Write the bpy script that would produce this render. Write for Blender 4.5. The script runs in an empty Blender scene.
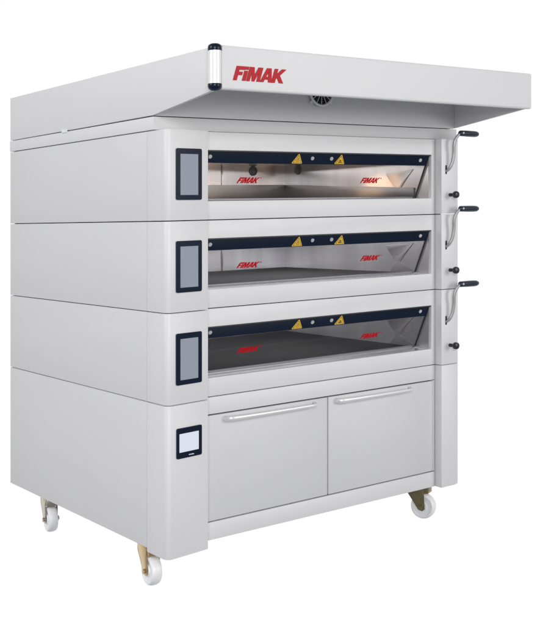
import bpy, bmesh, math, random
from mathutils import Vector, Matrix
random.seed(4)
S = bpy.context.scene
COL = S.collection
SK = 0.0281            # the oven stands with its right-hand side a touch high
ROOTP = Vector((0.75, 0.66, 0.0))
PI = math.pi

# ------------------------------------------------------------------ materials
def mat(name, base, rough=.5, metal=0., emit=None, es=0., coat=0., spec=.5, noise=None, bump=0., bscale=400, rvar=0.):
    m = bpy.data.materials.new(name); m.use_nodes = True
    nt = m.node_tree; b = nt.nodes['Principled BSDF']
    b.inputs['Base Color'].default_value = (*base, 1)
    b.inputs['Roughness'].default_value = rough
    b.inputs['Metallic'].default_value = metal
    b.inputs['Specular IOR Level'].default_value = spec
    b.inputs['Coat Weight'].default_value = coat
    if emit:
        b.inputs['Emission Color'].default_value = (*emit, 1)
        b.inputs['Emission Strength'].default_value = es
    if noise or bump or rvar:
        tc = nt.nodes.new('ShaderNodeTexCoord')
        mp = nt.nodes.new('ShaderNodeMapping'); nt.links.new(tc.outputs['Object'], mp.inputs[0])
        if noise:
            sc, amt, stretch = noise
            mp.inputs['Scale'].default_value = stretch
            n = nt.nodes.new('ShaderNodeTexNoise'); n.inputs['Scale'].default_value = sc
            n.inputs['Detail'].default_value = 5
            nt.links.new(mp.outputs[0], n.inputs['Vector'])
            r = nt.nodes.new('ShaderNodeMapRange')
            r.inputs['To Min'].default_value = 1-amt; r.inputs['To Max'].default_value = 1+amt
            nt.links.new(n.outputs['Fac'], r.inputs['Value'])
            mx = nt.nodes.new('ShaderNodeVectorMath'); mx.operation = 'SCALE'
            mx.inputs[0].default_value = base
            nt.links.new(r.outputs[0], mx.inputs['Scale'])
            nt.links.new(mx.outputs[0], b.inputs['Base Color'])
        if rvar:
            n3 = nt.nodes.new('ShaderNodeTexNoise'); n3.inputs['Scale'].default_value = 2.2
            n3.inputs['Detail'].default_value = 4
            nt.links.new(tc.outputs['Object'], n3.inputs['Vector'])
            r3 = nt.nodes.new('ShaderNodeMapRange')
            r3.inputs['To Min'].default_value = rough-rvar; r3.inputs['To Max'].default_value = rough+rvar
            nt.links.new(n3.outputs['Fac'], r3.inputs['Value'])
            nt.links.new(r3.outputs[0], b.inputs['Roughness'])
        if bump:
            n2 = nt.nodes.new('ShaderNodeTexNoise'); n2.inputs['Scale'].default_value = bscale
            nt.links.new(tc.outputs['Object'], n2.inputs['Vector'])
            bp = nt.nodes.new('ShaderNodeBump'); bp.inputs['Strength'].default_value = bump
            bp.inputs['Distance'].default_value = .001
            nt.links.new(n2.outputs['Fac'], bp.inputs['Height'])
            nt.links.new(bp.outputs[0], b.inputs['Normal'])
    return m

M = {}
M['steel']  = mat('satin_grey_steel', (.66,.658,.662), .55, .08, spec=.35, noise=(1.6,.03,(1,1,5)), bump=.10, bscale=190, rvar=.06)
M['front']  = mat('satin_front_steel', (.70,.697,.698), .52, .08, spec=.35, noise=(1.6,.025,(5,1,1)), bump=.10, bscale=190, rvar=.06)
M['door']   = mat('satin_door_sheet', (.635,.635,.642), .55, .08, spec=.35, noise=(1.6,.03,(1,1,4)), bump=.10, bscale=190, rvar=.06)
M['hood']   = mat('satin_hood_sheet', (.70,.698,.698), .55, .05, spec=.35, noise=(1.4,.02,(1,1,1)), bump=.08, bscale=190, rvar=.05)
M['cyl']    = mat('satin_aluminium', (.80,.80,.80), .38, .2)
M['handle'] = mat('satin_handle_metal', (.78,.78,.78), .36, .4)
M['arm']    = mat('crank_steel', (.42,.42,.44), .42, .5)
M['inner']  = mat('chamber_stainless', (.64,.635,.64), .24, .7, noise=(3.2,.45,(2.2,2.2,.3)), rvar=.05)
M['refl'] = mat('reflection_shape_steel', (.50,.49,.485), .3, .655, noise=(4,.15,(1,1,1)))  # tone of the plate that imitates a reflection on the chamber wall
M['stone']  = mat('dark_baking_stone', (.008,.008,.0085), .62, 0, spec=.15, noise=(6,.5,(1,1,1)), bump=.05, bscale=60)
M['band']   = mat('dark_reflection_band', (.24,.235,.23), .34, .7, noise=(6,.3,(1,1,1)))  # tone of the strip that imitates a dark reflection in the glass
M['navy']   = mat('navy_black_enamel', (.004,.010,.026), .22, 0, spec=.22)
M['dark']   = mat('dark_gap', (.010,.010,.012), .8, spec=.1)
M['black']  = mat('black_plastic', (.012,.013,.018), .35)
M['grip']   = mat('dark_grip_plastic', (.012,.018,.034), .33)
M['screen'] = mat('grey_blue_display', (.27,.29,.345), .14, 0, spec=.3, emit=(.36,.40,.47), es=.10)
M['hmi']    = mat('pale_display', (.62,.65,.72), .12, 0, emit=(.7,.74,.84), es=.22)
M['red']    = mat('red_lettering', (.46,.007,.014), .45, spec=.2)
M['redg']   = mat('red_glass_lettering', (.50,.004,.012), .5, spec=.15, emit=(.8,.01,.03), es=.0)
M['yellow'] = mat('warning_yellow', (.80,.50,.05), .4)
M['nylon']  = mat('white_nylon', (.82,.82,.82), .38, noise=(9,.04,(1,1,1)))
M['zinc']   = mat('yellow_zinc_plate', (.62,.46,.25), .28, .9, noise=(40,.2,(1,1,1)))
M['olive']  = mat('olive_zinc', (.27,.23,.13), .32, .85, noise=(40,.3,(1,1,1)))
M['zincd']  = mat('worn_grey_zinc', (.50,.46,.38), .3, .9, noise=(40,.2,(1,1,1)))
M['seal']   = mat('rubber_seal', (.02,.02,.024), .5)
M['bolt']   = mat('bright_bolt', (.85,.85,.86), .22, .7)
M['lens']   = mat('lamp_lens', (.10,.11,.13), .15, 0)
M['glow']   = mat('warm_lamp_lens', (.9,.6,.3), .3, 0, emit=(1,.62,.3), es=2.2)
# glass: thin pane, fresnel gloss over a faint grey tint
g = bpy.data.materials.new('door_glass'); g.use_nodes = True; nt = g.node_tree
nt.nodes.clear()
out = nt.nodes.new('ShaderNodeOutputMaterial'); mx = nt.nodes.new('ShaderNodeMixShader')
tr = nt.nodes.new('ShaderNodeBsdfTransparent'); tr.inputs[0].default_value = (.90,.90,.92,1)
gl = nt.nodes.new('ShaderNodeBsdfGlossy'); gl.inputs['Roughness'].default_value = .03
fr = nt.nodes.new('ShaderNodeFresnel'); fr.inputs['IOR'].default_value = 1.5
ge = nt.nodes.new('ShaderNodeNewGeometry'); sb = nt.nodes.new('ShaderNodeMath'); sb.operation = 'SUBTRACT'; sb.inputs[0].default_value = 1
ml_ = nt.nodes.new('ShaderNodeMath'); ml_.operation = 'MULTIPLY'
nt.links.new(ge.outputs['Backfacing'], sb.inputs[1]); nt.links.new(sb.outputs[0], ml_.inputs[0]); nt.links.new(fr.outputs[0], ml_.inputs[1])
nt.links.new(ml_.outputs[0], mx.inputs[0]); nt.links.new(tr.outputs[0], mx.inputs[1]); nt.links.new(gl.outputs[0], mx.inputs[2])
nt.links.new(mx.outputs[0], out.inputs[0]); M['glass'] = g

# ------------------------------------------------------------------ builders
root = bpy.data.objects.new('deck_oven', None); COL.objects.link(root)
root.location = ROOTP
root['label'] = 'light grey three-deck bakery oven on casters with projecting hood and glass doors'
root['category'] = 'oven'

def link(name, bm, m, parent, smooth=40, label=None):
    """bm in oven coordinates -> one mesh object under parent"""
    bmesh.ops.recalc_face_normals(bm, faces=bm.faces)
    me = bpy.data.meshes.new(name)
    for v in bm.verts:
        v.co.z += SK*v.co.x
        v.co -= ROOTP
    bm.to_mesh(me); bm.free()
    if smooth:
        for p in me.polygons: p.use_smooth = True
        me.set_sharp_from_angle(angle=math.radians(smooth))
    for mm in (m if isinstance(m, (list, tuple)) else [m]): me.materials.append(M[mm])
    o = bpy.data.objects.new(name, me); COL.objects.link(o); o.parent = parent
    if label: o['label'] = label
    return o

def merge(bm, b, mi=0):
    me = bpy.data.meshes.new('t')
    for f in b.faces: f.material_index = mi
    b.to_mesh(me); b.free(); bm.from_mesh(me); bpy.data.meshes.remove(me)

def box(bm, x0,x1,y0,y1,z0,z1, bev=.0, mi=0, seg=2, xf=None):
    b = bmesh.new(); bmesh.ops.create_cube(b, size=1)
    for v in b.verts:
        v.co = Vector((x0+(v.co.x+.5)*(x1-x0), y0+(v.co.y+.5)*(y1-y0), z0+(v.co.z+.5)*(z1-z0)))
    if bev: bmesh.ops.bevel(b, geom=b.edges[:], offset=bev, segments=seg, profile=.5, affect='EDGES')
    if xf: b.transform(xf)
    merge(bm, b, mi)

def prism(bm, pts, z0, z1, bev=0, mi=0, axis='z'):
    """closed 2-D outline swept along an axis. z: pts=(x,y); x: pts=(y,z); y: pts=(x,z)"""
    b = bmesh.new()
    def P(a, c, t):
        return {'z':(a,c,t), 'x':(t,a,c), 'y':(a,t,c)}[axis]
    lo = [b.verts.new(P(a,c,z0)) for a,c in pts]; hi = [b.verts.new(P(a,c,z1)) for a,c in pts]
    b.faces.new(lo); b.faces.new(hi[::-1])
    n = len(pts)
    for i in range(n): b.faces.new((lo[i], hi[i], hi[(i+1)%n], lo[(i+1)%n]))
    bmesh.ops.recalc_face_normals(b, faces=b.faces)
    if bev:
        es = [e for e in b.edges if e.calc_face_angle(0) > math.radians(40)]
        bmesh.ops.bevel(b, geom=es, offset=bev, segments=2, profile=.5, affect='EDGES')
    merge(bm, b, mi)

def frame_plate(bm, x0,x1,z0,z1, hx0,hx1,hz0,hz1, y0,y1, bev=.0015):
    b = bmesh.new()
    def ring(y, a): return [b.verts.new((x,y,z)) for x,z in a]
    O = [(x0,z0),(x1,z0),(x1,z1),(x0,z1)]; H = [(hx0,hz0),(hx1,hz0),(hx1,hz1),(hx0,hz1)]
    of, ob, hf, hb = ring(y0,O), ring(y1,O), ring(y0,H), ring(y1,H)
    for i in range(4):
        j = (i+1)%4
        b.faces.new((of[i],of[j],hf[j],hf[i])); b.faces.new((ob[i],hb[i],hb[j],ob[j]))
        b.faces.new((of[i],ob[i],ob[j],of[j])); b.faces.new((hf[i],hf[j],hb[j],hb[i]))
    bmesh.ops.recalc_face_normals(b, faces=b.faces)
    if bev:
        es = [e for e in b.edges if e.calc_face_angle(0) > 1]
        bmesh.ops.bevel(b, geom=es, offset=bev, segments=2, profile=.5, affect='EDGES')
    merge(bm, b)

def cyl(bm, p0, p1, r0, r1=None, seg=32, mi=0, bev=0):
    p0, p1 = Vector(p0), Vector(p1); r1 = r0 if r1 is None else r1
    d = p1-p0; b = bmesh.new()
    bmesh.ops.create_cone(b, cap_ends=True, segments=seg, radius1=r0, radius2=r1, depth=d.length)
    if bev:
        es = [e for e in b.edges if e.calc_face_angle(0) > 1]
        bmesh.ops.bevel(b, geom=es, offset=bev, segments=3, profile=.5, affect='EDGES')
    q = d.to_track_quat('Z','Y').to_matrix().to_4x4()
    b.transform(Matrix.Translation((p0+p1)/2) @ q); merge(bm, b, mi)

def lathe(bm, prof, origin, axis, seg=48, mi=0):
    """prof = [(r,t)] along axis"""
    b = bmesh.new(); rings = []
    for r,t in prof:
        if r < 1e-6: rings.append([b.verts.new((0,0,t))])
        else: rings.append([b.verts.new((r*math.cos(2*PI*i/seg), r*math.sin(2*PI*i/seg), t)) for i in range(seg)])
    for a,c in zip(rings, rings[1:]):
        for i in range(seg):
            j = (i+1)%seg
            if len(a) == 1 and len(c) == 1: continue
            if len(a) == 1: b.faces.new((a[0], c[i], c[j]))
            elif len(c) == 1: b.faces.new((a[i], a[j], c[0]))
            else: b.faces.new((a[i],a[j],c[j],c[i]))
    q = Vector(axis).to_track_quat('Z','Y').to_matrix().to_4x4()
    b.transform(Matrix.Translation(origin) @ q); merge(bm, b, mi)

def tube(bm, pts, rad, flat=1.0, seg=14, mi=0, up=Vector((0,0,1))):
    """swept ellipse through a Catmull-Rom smoothed path; rad scalar or list"""
    P = [Vector(p) for p in pts]; R = rad if isinstance(rad,(list,tuple)) else [rad]*len(P)
    path, rr = [], []
    for i in range(len(P)-1):
        a,b_,c,d = P[max(i-1,0)],P[i],P[i+1],P[min(i+2,len(P)-1)]
        for k in range(6):
            t = k/6
            path.append(.5*((2*b_)+(-a+c)*t+(2*a-5*b_+4*c-d)*t*t+(-a+3*b_-3*c+d)*t**3)); rr.append(R[i]*(1-t)+R[i+1]*t)
    path.append(P[-1]); rr.append(R[-1])
    b = bmesh.new(); rings = []
    for i,p in enumerate(path):
        t = (path[min(i+1,len(path)-1)]-path[max(i-1,0)]).normalized()
        s = t.cross(up); s = s.normalized() if s.length > 1e-4 else Vector((1,0,0)); u = s.cross(t).normalized()
        rings.append([b.verts.new(p + s*rr[i]*flat*math.cos(2*PI*k/seg) + u*rr[i]*math.sin(2*PI*k/seg)) for k in range(seg)])
    for a,c in zip(rings,rings[1:]):
        for k in range(seg): b.faces.new((a[k],a[(k+1)%seg],c[(k+1)%seg],c[k]))
    b.faces.new(rings[0]); b.faces.new(rings[-1][::-1]); merge(bm, b, mi)

GL = {
 'F': (.74, [[(0,0),(0,1),(.74,1),(.74,.75),(.29,.75),(.29,.61),(.62,.61),(.62,.38),(.29,.38),(.29,0)]]),
 'i': (.29, [[(0,0),(0,.70),(.29,.70),(.29,0)], [(0,.78),(0,1),(.29,1),(.29,.78)]]),
 'M': (1.12, [[(0,0),(0,1),(.38,1),(.56,.46),(.74,1),(1.12,1),(1.12,0),(.85,0),(.85,.62),(.66,0),(.46,0),(.27,.62),(.27,0)]]),
 'A': (1.0, [[(0,0),(.31,1),(.69,1),(1.0,0),(.71,0),(.65,.19),(.35,.19),(.29,0)], [(.41,.39),(.59,.39),(.50,.72)]]),
 'K': (1.0, [[(0,0),(0,1),(.29,1),(.29,.63),(.62,1),(1.0,1),(.57,.54),(1.02,0),(.67,0),(.38,.37),(.29,.28),(.29,0)]]),
}
def lettering(place, h, w, depth, shear=.26, reg=False):
    """word as solid letters; place(u, v, n) -> point, u along, v up, n out"""
    word = 'FiMAK'; gap = {'F':.0,'i':.07,'M':.03,'A':-.02,'K':0}
    tot = sum(GL[c][0]+gap[c] for c in word)+shear; s = w/tot
    bm = bmesh.new(); x = 0
    for c in word:
        b = bmesh.new(); es = []
        for loop in GL[c][1]:
            vs = [b.verts.new((px,py,0)) for px,py in loop]
            es += [b.edges.new((vs[i],vs[(i+1)%len(vs)])) for i in range(len(vs))]
        bmesh.ops.triangle_fill(b, edges=es, use_beauty=True)
        geom = bmesh.ops.extrude_face_region(b, geom=b.faces[:])['geom']
        for v in [g_ for g_ in geom if isinstance(g_, bmesh.types.BMVert)]: v.co.z = 1
        for v in b.verts:
            u = (x+v.co.x+shear*v.co.y)*s; v.co = Vector(place(u, v.co.y*h, v.co.z*depth))
        merge(bm, b); x += GL[c][0]+gap[c]
    if reg:
        b = bmesh.new(); bmesh.ops.create_cone(b, cap_ends=True, segments=12, radius1=h*.11, radius2=h*.11, depth=1)
        for v in b.verts: v.co = Vector(place(w*1.05+v.co.x, h*.9+v.co.y, (v.co.z+.5)*depth))
        merge(bm, b)
    return bm

# ------------------------------------------------------------------ dimensions
D = 1.36; R = .038; XR = 1.392; W = 1.535
Z0, Z1, Z2, Z3, Z4, Z5, Z6 = .17, .700, 1.0273, 1.3542, 1.682, 1.7328, 1.928
G = .0016    # half a seam
OPX0, OPX1 = .198, 1.373

# ------------------------------------------------------------------ inner frame (seen only as the dark of the seams)
bm = bmesh.new()
box(bm, .022,.03, .075,D-.02, Z0+.012,Z4-.002)
box(bm, 1.505,1.513, .12,D-.02, Z0+.012,Z4-.002)
box(bm, .03,1.505, D-.03,D-.022, Z0+.012,Z4-.002)
box(bm, .03,1.505, .062,.07, Z0+.012,.765)
for zb in (.770, 1.097, 1.424):
    box(bm, .03,.190, .062,.07, zb-.03,zb+.25 if zb<1.4 else Z4-.002); box(bm, 1.386,1.505, .062,.07, zb-.03,zb+.25 if zb<1.4 else Z4-.002)
    box(bm, .19,1.386, .062,.07, zb+.196,zb+.245 if zb<1.4 else Z4-.002)
for z in (Z1, Z2, Z3): box(bm, .19,1.386, .060,.064, z-.012, z+.012)
link('inner_frame', bm, 'dark', root, 0)

# ------------------------------------------------------------------ side, back, bottom panels
levels = [(Z0,Z1),(Z1,Z2),(Z2,Z3),(Z3,Z4)]
for a,b_ in levels:
    bm = bmesh.new(); box(bm, 0,.02, .1165,D, a+(G if a>Z0 else 0),b_-G, .0018); link('side_panel', bm, 'steel', root)
    bm = bmesh.new(); box(bm, 1.515,W, .1165,D, a+(G if a>Z0 else 0),b_-G, .0018); link('side_panel', bm, 'steel', root)
bm = bmesh.new(); box(bm, .02,1.515, D-.02,D-.001, Z0,Z5, .001); link('back_panel', bm, 'steel', root)
bm = bmesh.new(); box(bm, .02,1.515, .06,D-.021, Z0+.001,Z0+.01); link('bottom_plate', bm, 'steel', root)

# ------------------------------------------------------------------ corner columns with rounded outer edges
def arc(cx, cy, r, a0, a1, n=10):
    return [(cx+r*math.cos(math.radians(a0+(a1-a0)*i/n)), cy+r*math.sin(math.radians(a0+(a1-a0)*i/n))) for i in range(n+1)]
YL0, YL1 = -.027, -.006
def ycol(x): return YL0 + (YL1-YL0)*(x/.186)
left_prof = [(0,.1145)] + arc(.025, YL0+.0275, .025, 180, 264) + [(.186,YL1),(.186,.060),(.02,.060),(.02,.1145)]
right_prof = [(XR+.003,.060),(XR+.003,0)] + arc(W-.066,.066,.066,-90,0,14) + [(W,.1145),(W-.02,.1145),(W-.02,.060)]
for i,(a,b_) in enumerate(levels):
    lo = a-.014 if i == 0 else a+G
    bm = bmesh.new(); prism(bm, left_prof, lo, b_-G, .0014); link('corner_column', bm, 'front', root, 35)
    lo = a if i == 0 else a+G
    bm = bmesh.new(); prism(bm, right_prof, lo, b_-G, .0014); link('corner_column', bm, 'front', root, 35)

# ------------------------------------------------------------------ three baking decks
def deck(k):
    zb = 1.424-.327*k; zt = zb+.189
    lo, hi = [(Z3,Z4),(Z2,Z3),(Z1,Z2)][k]
    bm = bmesh.new()
    frame_plate(bm, .187, XR, lo+G, hi-G, OPX0, OPX1, zb, zt, R, R+.02)
    link('front_panel', bm, 'front', root)
    # chamber: an open box of sheet
    YB = 1.088; t = .004
    bm = bmesh.new()
    y0 = R+.0205
    box(bm, OPX0-.006,OPX0-.001, y0,YB, zb-.004,zt+.004)
    box(bm, OPX1+.001,OPX1+.006, y0,YB, zb-.004,zt+.004)
    box(bm, OPX0-.001,OPX1+.001, y0,YB, zt+.0005,zt+.004)
    box(bm, OPX0-.006,OPX1+.006, YB+.0005,YB+.004, zb-.004,zt+.004)
    box(bm, OPX0-.0005,OPX1+.0005, y0,.150, zb-.006,zb-.001)          # sill
    for xx in (.52, .98): box(bm, xx,xx+.006, YB-.006,YB, zb+.002,zt, .001)
    ch = link('baking_chamber', bm, 'inner', root)
    bm = bmesh.new(); box(bm, OPX0-.0005,OPX1+.0005, .151,YB-.001, zb-.02,zb+.001, .001)
    link('stone_floor', bm, 'stone', ch)
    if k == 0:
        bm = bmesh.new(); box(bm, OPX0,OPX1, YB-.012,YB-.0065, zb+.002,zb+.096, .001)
        prism(bm, [(.142,zb+.002),(YB-.013,zb+.002),(YB-.013,zb+.096),(.142,zb+.050)], OPX1-.008,OPX1-.002, .001, 0, 'x'); link('reflection_band', bm, 'band', ch)  # dark strip modelled in place of a reflection in the door glass
    for (px,py,pz,ax) in ((1.171,YB-.001,zb+.166,(0,-1,0)), (OPX1,.98,zb+.168,(-1,0,0))):
        bm = bmesh.new(); lathe(bm, [(0,.003),(.016,.003),(.018,.002),(.021,.004),(.024,.003),(.024,0)], (px,py,pz), ax, 28)
        link('lamp_lens', bm, 'lens', ch)
    bm = bmesh.new()
    prism(bm, [(.330,zb+.122),(.150,zb+.132),(.185,zb+.100),(.236,zb+.046),(.140,zb+.004),(.300,zb+.004),(.262,zb+.044),(.312,zb+.098)], OPX1-.0015,OPX1+.0005, .0006, 0, 'x')
    link('reflection_shape', bm, 'refl', ch)  # thin plate cut to the outline of a reflection, not a fitting
    # sloping glass door: top edge forward, foot set back
    A = Vector((0,.050,zt-.002)); B = Vector((0,.136,zb+.004)); dv = (B-A); L = dv.length; dn = dv.normalized()
    nrm = Vector((0,-dn.z*-1,0)); nrm = Vector((0, dn.z, -dn.y)).normalized()   # out of the oven
    if nrm.y > 0: nrm = -nrm
    def on(x, t, n=0.): return Vector((x,0,0)) + A + dn*t + nrm*n
    def slab(bm, x0,x1,t0,t1,n0,n1,mi=0,bev=0):
        b = bmesh.new(); bmesh.ops.create_cube(b, size=1)
        if bev: pass
        for v in b.verts: v.co = on(x0+(v.co.x+.5)*(x1-x0), t0+(v.co.y+.5)*(t1-t0), n0+(v.co.z+.5)*(n1-n0))
        if bev: bmesh.ops.bevel(b, geom=b.edges[:], offset=bev, segments=2, profile=.5, affect='EDGES')
        merge(bm, b, mi)
    barh = .0475
    gx0, gx1 = OPX0+.002, OPX1-.003
    bm = bmesh.new(); slab(bm, gx0, gx1, barh, L, -.003, .0)
    door = link('glass_door', bm, 'glass', root, 0)
    bm = bmesh.new(); slab(bm, gx0, gx1, -.001, barh, -.004, .002, 0, .0008); link('glass_top_band', bm, 'navy', door)
    bm = bmesh.new(); slab(bm, gx1-.0035, gx1+.0015, barh+.0005, L-.001, -.004, .0012); link('edge_seal', bm, 'seal', door)
    bm = bmesh.new(); slab(bm, gx0, gx0+.004, barh+.0005, L-.001, -.004, .0012); link('edge_seal', bm, 'seal', door)
    bm = bmesh.new(); slab(bm, gx0, gx1-.02, L-.004, L+.002, -.006, .0025, 0, .0008); link('bottom_trim', bm, 'arm', door)
    bm = bmesh.new(); box(bm, OPX0+.001, OPX1-.001, R+.002, R+.019, zt-.0045, zt-.0008); link('top_seal', bm, 'seal', door)
    for bx in (.236, .724, .823, 1.323):
        bm = bmesh.new(); o = on(bx, .022, .0022)
        lathe(bm, [(0,.0045),(.004,.0045),(.0045,.003),(.0075,.003),(.0082,.002),(.0082,0)], o, nrm, 24)
        link('bolt', bm, 'bolt', door)
    for q,tx in enumerate((.652, .872)):
        c_t = .026; s = .027
        bm = bmesh.new()
        def tri(hw, ht, t0, n0, n1, mi):
            b = bmesh.new()
            P = [(-hw,t0),(hw,t0),(0,t0-ht)]
            # clipped corners so that the plate reads rounded
            pts = []
            for i in range(3):
                a, p, c = P[i-1], P[i], P[(i+1)%3]
                for qn in (a, c):
                    pts.append((p[0]+(qn[0]-p[0])*.07, p[1]+(qn[1]-p[1])*.07))
            f = [b.verts.new(on(tx+x_, c_t+t_, n0)) for x_,t_ in pts]; h_ = [b.verts.new(on(tx+x_, c_t+t_, n1)) for x_,t_ in pts]
            b.faces.new(f); b.faces.new(h_[::-1])
            for i in range(6): b.faces.new((f[i],h_[i],h_[(i+1)%6],f[(i+1)%6]))
            merge(bm, b, mi)
        tri(.0275,.043,.019,.0021,.0030,0); tri(.0225,.0345,.0163,.0030,.0032,1); tri(.0195,.0300,.0150,.0032,.0034,0)
        if q == 0:
            slab(bm, tx-.0016,tx+.0016, c_t-.006,c_t+.006, .0034,.0038,1); slab(bm, tx-.0016,tx+.0016, c_t+.009,c_t+.012, .0034,.0038,1)
            slab(bm, tx-.008,tx-.006, c_t+.003,c_t+.012, .0034,.0038,1); slab(bm, tx+.006,tx+.008, c_t+.003,c_t+.012, .0034,.0038,1)
        else:
            slab(bm, tx-.009,tx+.009, c_t+.0085,c_t+.0122, .0034,.0038,1)
            for dx in (-.005,0,.005): slab(bm, tx+dx-.0012,tx+dx+.0012, c_t-.002+abs(dx),c_t+.007, .0034,.0038,1)
            slab(bm, tx-.006,tx+.004, c_t+.002,c_t+.0045, .0034,.0038,1)
        link('warning_sign', bm, ['yellow','black'], door, 0, ['yellow warning triangle with an exclamation mark','yellow warning triangle with a hand and heat mark'][q])
    for lx in (.388, 1.018):
        w = .105
        bm = lettering(lambda u,v,n: on(lx+u, .130-v, .0006+n), .024, w, .0008, .45, True)
        link('brand_lettering', bm, 'redg', door, 0, 'red slanted lettering on the glass')
    # crank handle, knob
    z = zb+.108
    cr = bpy.data.objects.new
    bm = bmesh.new()
    box(bm, 1.4185,1.4265, -.0022,.001, z-.004,z+.034, .0008, 1)
    tube(bm, [(1.424,.0,z+.008),(1.431,-.014,z+.022),(1.4405,-.022,z+.050),(1.4435,-.027,z+.088),(1.440,-.031,z+.118),(1.4435,-.035,z+.142),(1.457,-.040,z+.162),(1.474,-.043,z+.171)],
         [.0066,.0082,.0088,.0088,.0086,.0084,.008,.0075], .8, 16, up=Vector((1,.3,0)))
    crk = link('crank_handle', bm, ['arm','black'], root)
    bm = bmesh.new()
    gz = z+.171; gx = 1.460
    lathe(bm, [(0,0),(.0085,0),(.0115,.003),(.0125,.010),(.0135,.05),(.0135,.085),(.0125,.104),(.009,.114),(.003,.120),(0,.120)], (gx,-.044,gz), (1,.0,-.012), 32)
    lathe(bm, [(0,.0022),(.004,.0022),(.0048,.0)], (gx+.012,-.0562,gz+.001), (0,-1,0), 20, 1)
    link('grip', bm, ['grip','bolt'], crk)
    bm = bmesh.new()
    lathe(bm, [(0,0),(.0075,0),(.0075,.014),(.0062,.016),(.0062,.026),(.0125,.028),(.0150,.032),(.0155,.040),(.0135,.046),(.008,.0485),(0,.049)], (1.4455,0.001,zb+.0135), (0,-1,0), 32)
    link('control_knob', bm, 'black', root)
    # side-mounted control display on the left column
    zs = [1.4285, 1.0985, .7695][k]
    screen('control_screen', .0385,.154, zs, zs+.184, (.0175,.0175,.0175,.020), 'screen')

def screen(name, x0,x1,z0,z1, mg, dm, mark=False):
    def plate(a0,a1,b0,b1,n0,n1,r):
        bm = bmesh.new(); pts = []
        for cx,cz,s in ((a1-r,b1-r,0),(a0+r,b1-r,90),(a0+r,b0+r,180),(a1-r,b0+r,270)):
            pts += arc(cx,cz,r,s,s+90,5)
        b = bmesh.new()
        f = [b.verts.new((x,ycol(x)-n0,z)) for x,z in pts]; h = [b.verts.new((x,ycol(x)-n1,z)) for x,z in pts]
        b.faces.new(f); b.faces.new(h); n = len(pts)
        for i in range(n): b.faces.new((f[i],f[(i+1)%n],h[(i+1)%n],h[i]))
        merge(bm, b); return bm
    ml,mr,mb,mt = mg
    o = link(name, plate(x0,x1,z0,z1,-.0005,.005,.006), 'navy', root)
    link('display', plate(x0+ml,x1-mr,z0+mb,z1-mt,.0045,.0056,.0012), dm, o)
    if mark:
        bm = bmesh.new(); xc = (x0+x1)/2+.004
        xs = -.016
        for w_,h_ in ((.003,.004),(.003,.003),(.004,.003),(.002,.004),(.003,.003),(.004,.004),(.003,.003)):
            box(bm, xc+xs,xc+xs+w_, ycol(xc)-.0058,ycol(xc)-.0052, z0+.0075,z0+.0075+h_); xs += w_+.0014
        link('maker_mark', bm, 'hmi', o)
for k in range(3): deck(k)
screen('touch_panel', .0405,.154,.508,.616,(.011,.015,.022,.020),'hmi',True)

# ------------------------------------------------------------------ cabinet below
bm = bmesh.new(); box(bm, .187,XR, R,R+.02, .634+G, Z1-G, .0015); link('front_rail', bm, 'front', root)
bm = bmesh.new(); box(bm, .187,XR, R,R+.02, Z0, .237-G, .0015); link('plinth', bm, 'front', root)
bm = bmesh.new(); box(bm, 1.3815,XR, R+.002,R+.02, .237+G,.634-G, .001); link('door_jamb', bm, 'front', root)
for x0,x1,hx0,hx1 in ((.189,.7853,.285,.712),(.7915,1.3785,.826,1.235)):
    bm = bmesh.new(); box(bm, x0,x1, R,R+.02, .237+.003,.634-.0035, .0018); d = link('cabinet_door', bm, 'door', root)
    bm = bmesh.new(); zc = .614
    tube(bm, [(hx0+.004,R+.002,zc-.002),(hx0+.005,R-.016,zc-.001),(hx0+.022,R-.030,zc),(hx0+.07,R-.034,zc),(hx0+.2,R-.036,zc),(hx1-.06,R-.034,zc),(hx1-.012,R-.031,zc),(hx1+.003,R-.018,zc-.001),(hx1+.004,R+.002,zc-.002)],
         [.011,.011,.0105,.0088,.0076,.0070,.0066,.0066,.007], .6, 18)
    hd = link('door_handle', bm, 'handle', d)
    bm = bmesh.new(); box(bm, hx1-.002,hx1+.010, R-.004,R+.0, zc-.013,zc+.008, .001)
    link('handle_foot', bm, 'arm', d)

# ------------------------------------------------------------------ hood
HX1 = 1.558; YF = -.335
bm = bmesh.new()
box(bm, -.002,HX1, .066,D+.001, Z4+G,Z5-G, .0018)
link('header_strip', bm, 'hood', root)
side = [(D,Z5+G),(D,Z6),(YF,Z6),(YF,1.786),(.068,Z5+G+.002)]
bm = bmesh.new()
prism(bm, side, 0, .014, .0012, 0, 'x')
prism(bm, side, HX1-.014, HX1, .0012, 0, 'x')
box(bm, .0142,HX1-.0142, .068,.080, Z5+G,Z6-.013)                      # back wall under the canopy
box(bm, .0142,HX1-.0142, D-.013,D-.001, Z5+G,Z6-.013)
box(bm, .0142,HX1-.0142, YF+.002,D-.001, Z6-.0128,Z6-.0005)            # roof
hood = link('hood', bm, 'hood', root)
bm = bmesh.new()
cyl(bm, (HX1-.018,.0665,1.746),(HX1-.018,.0635,1.746), .0035, seg=12)
cyl(bm, (HX1-.018,.0665,1.905),(HX1-.018,.0635,1.905), .0035, seg=12)
box(bm, HX1-.0185,HX1-.0155, .0655,.0675, Z5+.004,Z6-.02)
link('corner_rivet', bm, 'bolt', hood)
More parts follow.
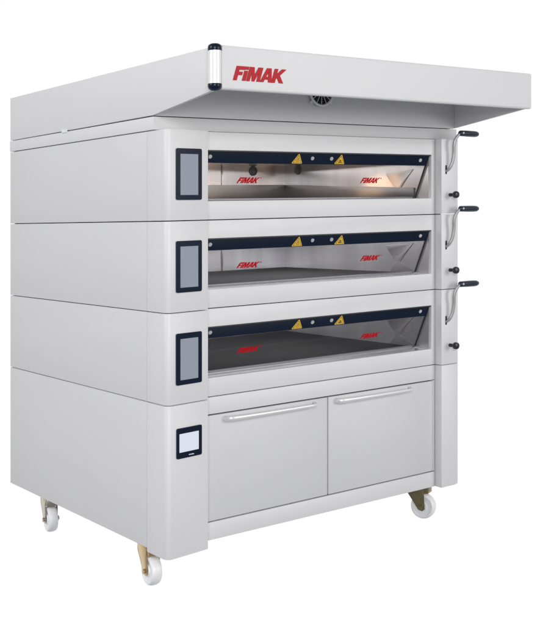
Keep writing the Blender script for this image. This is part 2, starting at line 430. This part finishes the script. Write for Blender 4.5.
# fascia: rounded top and bottom edges
def rr(y0,y1,z0,z1,r,n=6):
    pts=[]
    for cy,cz,s in ((y1-.003,z1-.003,0),(y0+r,z1-r,90),(y0+r,z0+r,180),(y1-.003,z0+.003,270)):
        pts += arc(cy,cz,r if cy<YF+.0 or s in (90,180) else .003,s,s+90,n)
    return pts
bm = bmesh.new(); prism(bm, rr(YF-.0155, YF+.0045, 1.784, 1.931, .009), .016, HX1+.006, .002, 0, 'x')
link('fascia', bm, 'hood', hood, 50)
for cx, q in ((-.003,1.), (1.5575,.52)):
    bm = bmesh.new(); cyl(bm, (cx,YF,1.803),(cx,YF,1.912), .0218*q, seg=48); post = link('corner_post', bm, 'cyl', root, 35)
    bm = bmesh.new()
    lathe(bm, [(.0228*q,0),(.0232*q,.001),(.0232*q,.012),(.021*q,.018*(.72+.28*(q==1))),(.014*q,.0225*(.78+.22*(q==1))),(0,.024*(.78+.22*(q==1)))], (cx,YF,1.912), (0,0,1), 40)
    link('end_cap', bm, 'navy', post)
    bm = bmesh.new()
    lathe(bm, [(.0228*q,0),(.0232*q,.001),(.0232*q,.010),(.021*q,.016*(.72+.28*(q==1))),(.014*q,.0215*(.78+.22*(q==1))),(0,.024*(.78+.22*(q==1)))], (cx,YF,1.803), (0,0,-1), 40)
    link('end_cap', bm, 'navy', post)
bm = lettering(lambda u,v,n: (.058+u, YF-.0157-n, 1.817+v), .048, .222, .003, .32)
link('brand_lettering', bm, 'red', hood, 0, 'bold red slanted lettering on the hood fascia')
# extractor fan
FC = Vector((.772,.0675,1.862))
bm = bmesh.new()
cyl(bm, FC+Vector((0,.0,0)), FC+Vector((0,-.0012,0)), .056, seg=48)
fan = link('extractor_fan', bm, 'black', hood, 0) if False else link('extractor_fan', bm, 'black', root, 0)
bm = bmesh.new()
for i in range(9):
    a = 2*PI*i/9
    b = bmesh.new(); f = [b.verts.new(FC+Vector((r*math.cos(a+da), -.0015-dd, r*math.sin(a+da)))) for r,da,dd in ((.014,0,.001),(.050,.18,.001),(.050,.42,.006),(.014,.5,.006))]
    b.faces.new(f); merge(bm, b)
cyl(bm, FC+Vector((0,-.001,0)), FC+Vector((0,-.008,0)), .016, seg=32)
link('fan_blades', bm, 'dark', fan, 0)
bm = bmesh.new()
for r in (.060,.052,.044,.036,.028,.020):
    b = bmesh.new(); n=48; m_=8; rad = .0016 if r<.06 else .0048
    rings=[[b.verts.new(FC+Vector(((r+rad*math.cos(2*PI*j/m_))*math.cos(2*PI*i/n), -.011+rad*math.sin(2*PI*j/m_), (r+rad*math.cos(2*PI*j/m_))*math.sin(2*PI*i/n)))) for j in range(m_)] for i in range(n)]
    for i in range(n):
        for j in range(m_): b.faces.new((rings[i][j],rings[(i+1)%n][j],rings[(i+1)%n][(j+1)%m_],rings[i][(j+1)%m_]))
    merge(bm,b,0 if r>.055 else 1)
for i in range(14):
    a = 2*PI*i/14+.2
    cyl(bm, FC+Vector((.012*math.cos(a),-.0115,.012*math.sin(a))), FC+Vector((.060*math.cos(a),-.0115,.060*math.sin(a))), .0014, seg=8)
cyl(bm, FC+Vector((0,-.010,0)), FC+Vector((0,-.0135,0)), .017, seg=32, mi=1)
for sx in (-1,1):
    for sz in (-1,1):
        cyl(bm, FC+Vector((sx*.050,-.002,sz*.047)), FC+Vector((sx*.050,-.010,sz*.047)), .006, seg=16)
link('fan_grille', bm, ['cyl','black'], fan)
# clip on the side seam
bm = bmesh.new(); box(bm, -.006,.0, .765,.812, 1.727,1.7415, .0015); link('clip', bm, 'cyl', root)

# ------------------------------------------------------------------ casters
def caster(x, y, ang, fm, tilt=0):
    """ang: direction of the axle in plan, degrees"""
    T = Matrix.Translation((x,y,0)) @ Matrix.Rotation(math.radians(ang),4,'Z')
    def tf(bm): bm.transform(T); return bm
    off = -.034
    bm = bmesh.new()
    box(bm, -.048,.048,-.056,.056,.1625,.1695,.001)
    cyl(bm,(0,0,.1635),(0,0,.150),.030,.026,seg=32,bev=.002)
    # fork: crown and two tapering cheeks
    prism(bm, [(-.0245,.1165),(.0245,.1165),(.0245,.147),(.018,.153),(-.018,.153),(-.0245,.147)], off-.030,.024, .001, 0, 'y')
    for s in (-1,1):
        prism(bm, [(.036,.150),(.036,.120),(off+.026,.060),(off+.014,.043),(off-.004,.038),(off-.016,.046),(-.046,.108),(-.046,.150)] , s*.0265-.0016*(1), s*.0265+.0016, .0006, 0, 'x')
    cyl(bm,(-.033,off,.055),(.033,off,.055),.006,seg=16); cyl(bm,(-.036,off,.055),(-.030,off,.055),.010,seg=6); cyl(bm,(.030,off,.055),(.036,off,.055),.010,seg=6)
    c = link('caster', tf(bm), fm, root)
    bm = bmesh.new()
    lathe(bm, [(.010,-.021),(.022,-.021),(.024,-.017),(.040,-.017),(.043,-.0205),(.049,-.0205),(.053,-.017),(.0555,-.009),(.0560,0),(.0555,.009),(.053,.017),(.049,.0205),(.043,.0205),(.040,.017),(.024,.017),(.022,.021),(.010,.021)], (0,off,.056), (1,0,0), 56)
    link('wheel', tf(bm), 'nylon', c)
caster(.070,.228,-6,'zinc'); caster(.072,1.105,-10,'zincd'); caster(1.420,.180,24,'olive'); caster(1.44,1.12,10,'zincd')

# ------------------------------------------------------------------ camera
YAW = .6378
cam = bpy.data.cameras.new('camera'); co = bpy.data.objects.new('camera', cam); COL.objects.link(co)
co.location = (-1.9272,-3.2378,1.3143); co.rotation_euler = (PI/2,0,-YAW)
cam.sensor_fit = 'VERTICAL'; cam.sensor_height = 36; cam.sensor_width = 36
cam.lens = 1058.54/625*36; cam.shift_x = (270-270.27)/625; cam.shift_y = (232.485-312.5)/625
cam.clip_end = 100; S.camera = co

# ------------------------------------------------------------------ studio light
w = bpy.data.worlds.new('World'); S.world = w; w.use_nodes = True; nt = w.node_tree
bg = nt.nodes['Background']
tc = nt.nodes.new('ShaderNodeTexCoord')
dp = nt.nodes.new('ShaderNodeVectorMath'); dp.operation = 'DOT_PRODUCT'
dp.inputs[1].default_value = (math.sin(YAW), math.cos(YAW), 0)
nt.links.new(tc.outputs['Generated'], dp.inputs[0])
rp = nt.nodes.new('ShaderNodeValToRGB'); nt.links.new(dp.outputs['Value'], rp.inputs[0])
e = rp.color_ramp.elements
e[0].position = 0.10; e[0].color = (.27,.275,.30,1)
e[1].position = .62; e[1].color = (1.03,1.03,1.03,1)
nt.links.new(rp.outputs[0], bg.inputs[0]); bg.inputs[1].default_value = 1.0

def area(name, loc, target, size, power, col=(1,1,1)):
    l = bpy.data.lights.new(name,'AREA'); l.shape = 'RECTANGLE'; l.size, l.size_y = size; l.energy = power; l.color = col
    o = bpy.data.objects.new(name,l); COL.objects.link(o); o.location = loc
    o.rotation_euler = (Vector(target)-Vector(loc)).to_track_quat('-Z','Y').to_euler()
area('key_softbox', (-5.4,-9.0,3.3), (.4,0,1.2), (4.5,4.0), 575, (1,.995,.985))
area('front_softbox', (5.0,-9.0,3.0), (.9,0,1.1), (4.5,4.0), 360, (1,.995,.985))
area('side_softbox', (-9.4,1.4,5.0), (0,.7,1.0), (4.5,4.0), 455, (.995,.995,1))
for k in range(3):
    zb = 1.424-.327*k
    area('chamber_fill', (.82,.62,zb+.176+.023), (.82,.62,0), (1.0,.75), [4.6,4.4,2.6][k], [(1,.96,.92),(1,.98,.96),(1,.98,.96)][k])  # unseen ceiling-wide area light, added to brighten the chamber walls softly
l = bpy.data.lights.new('warm_bulb','POINT'); l.energy = .85; l.color = (1,.6,.3); l.shadow_soft_size = .09
o = bpy.data.objects.new('warm_bulb',l); COL.objects.link(o); o.location = (1.17,.58,1.424+.05+.033)

S.render.engine = 'CYCLES'
S.view_settings.view_transform = 'Standard'; S.view_settings.look = 'None'; S.view_settings.exposure = 0; S.view_settings.gamma = 1
S.cycles.max_bounces = 8; S.cycles.transparent_max_bounces = 12
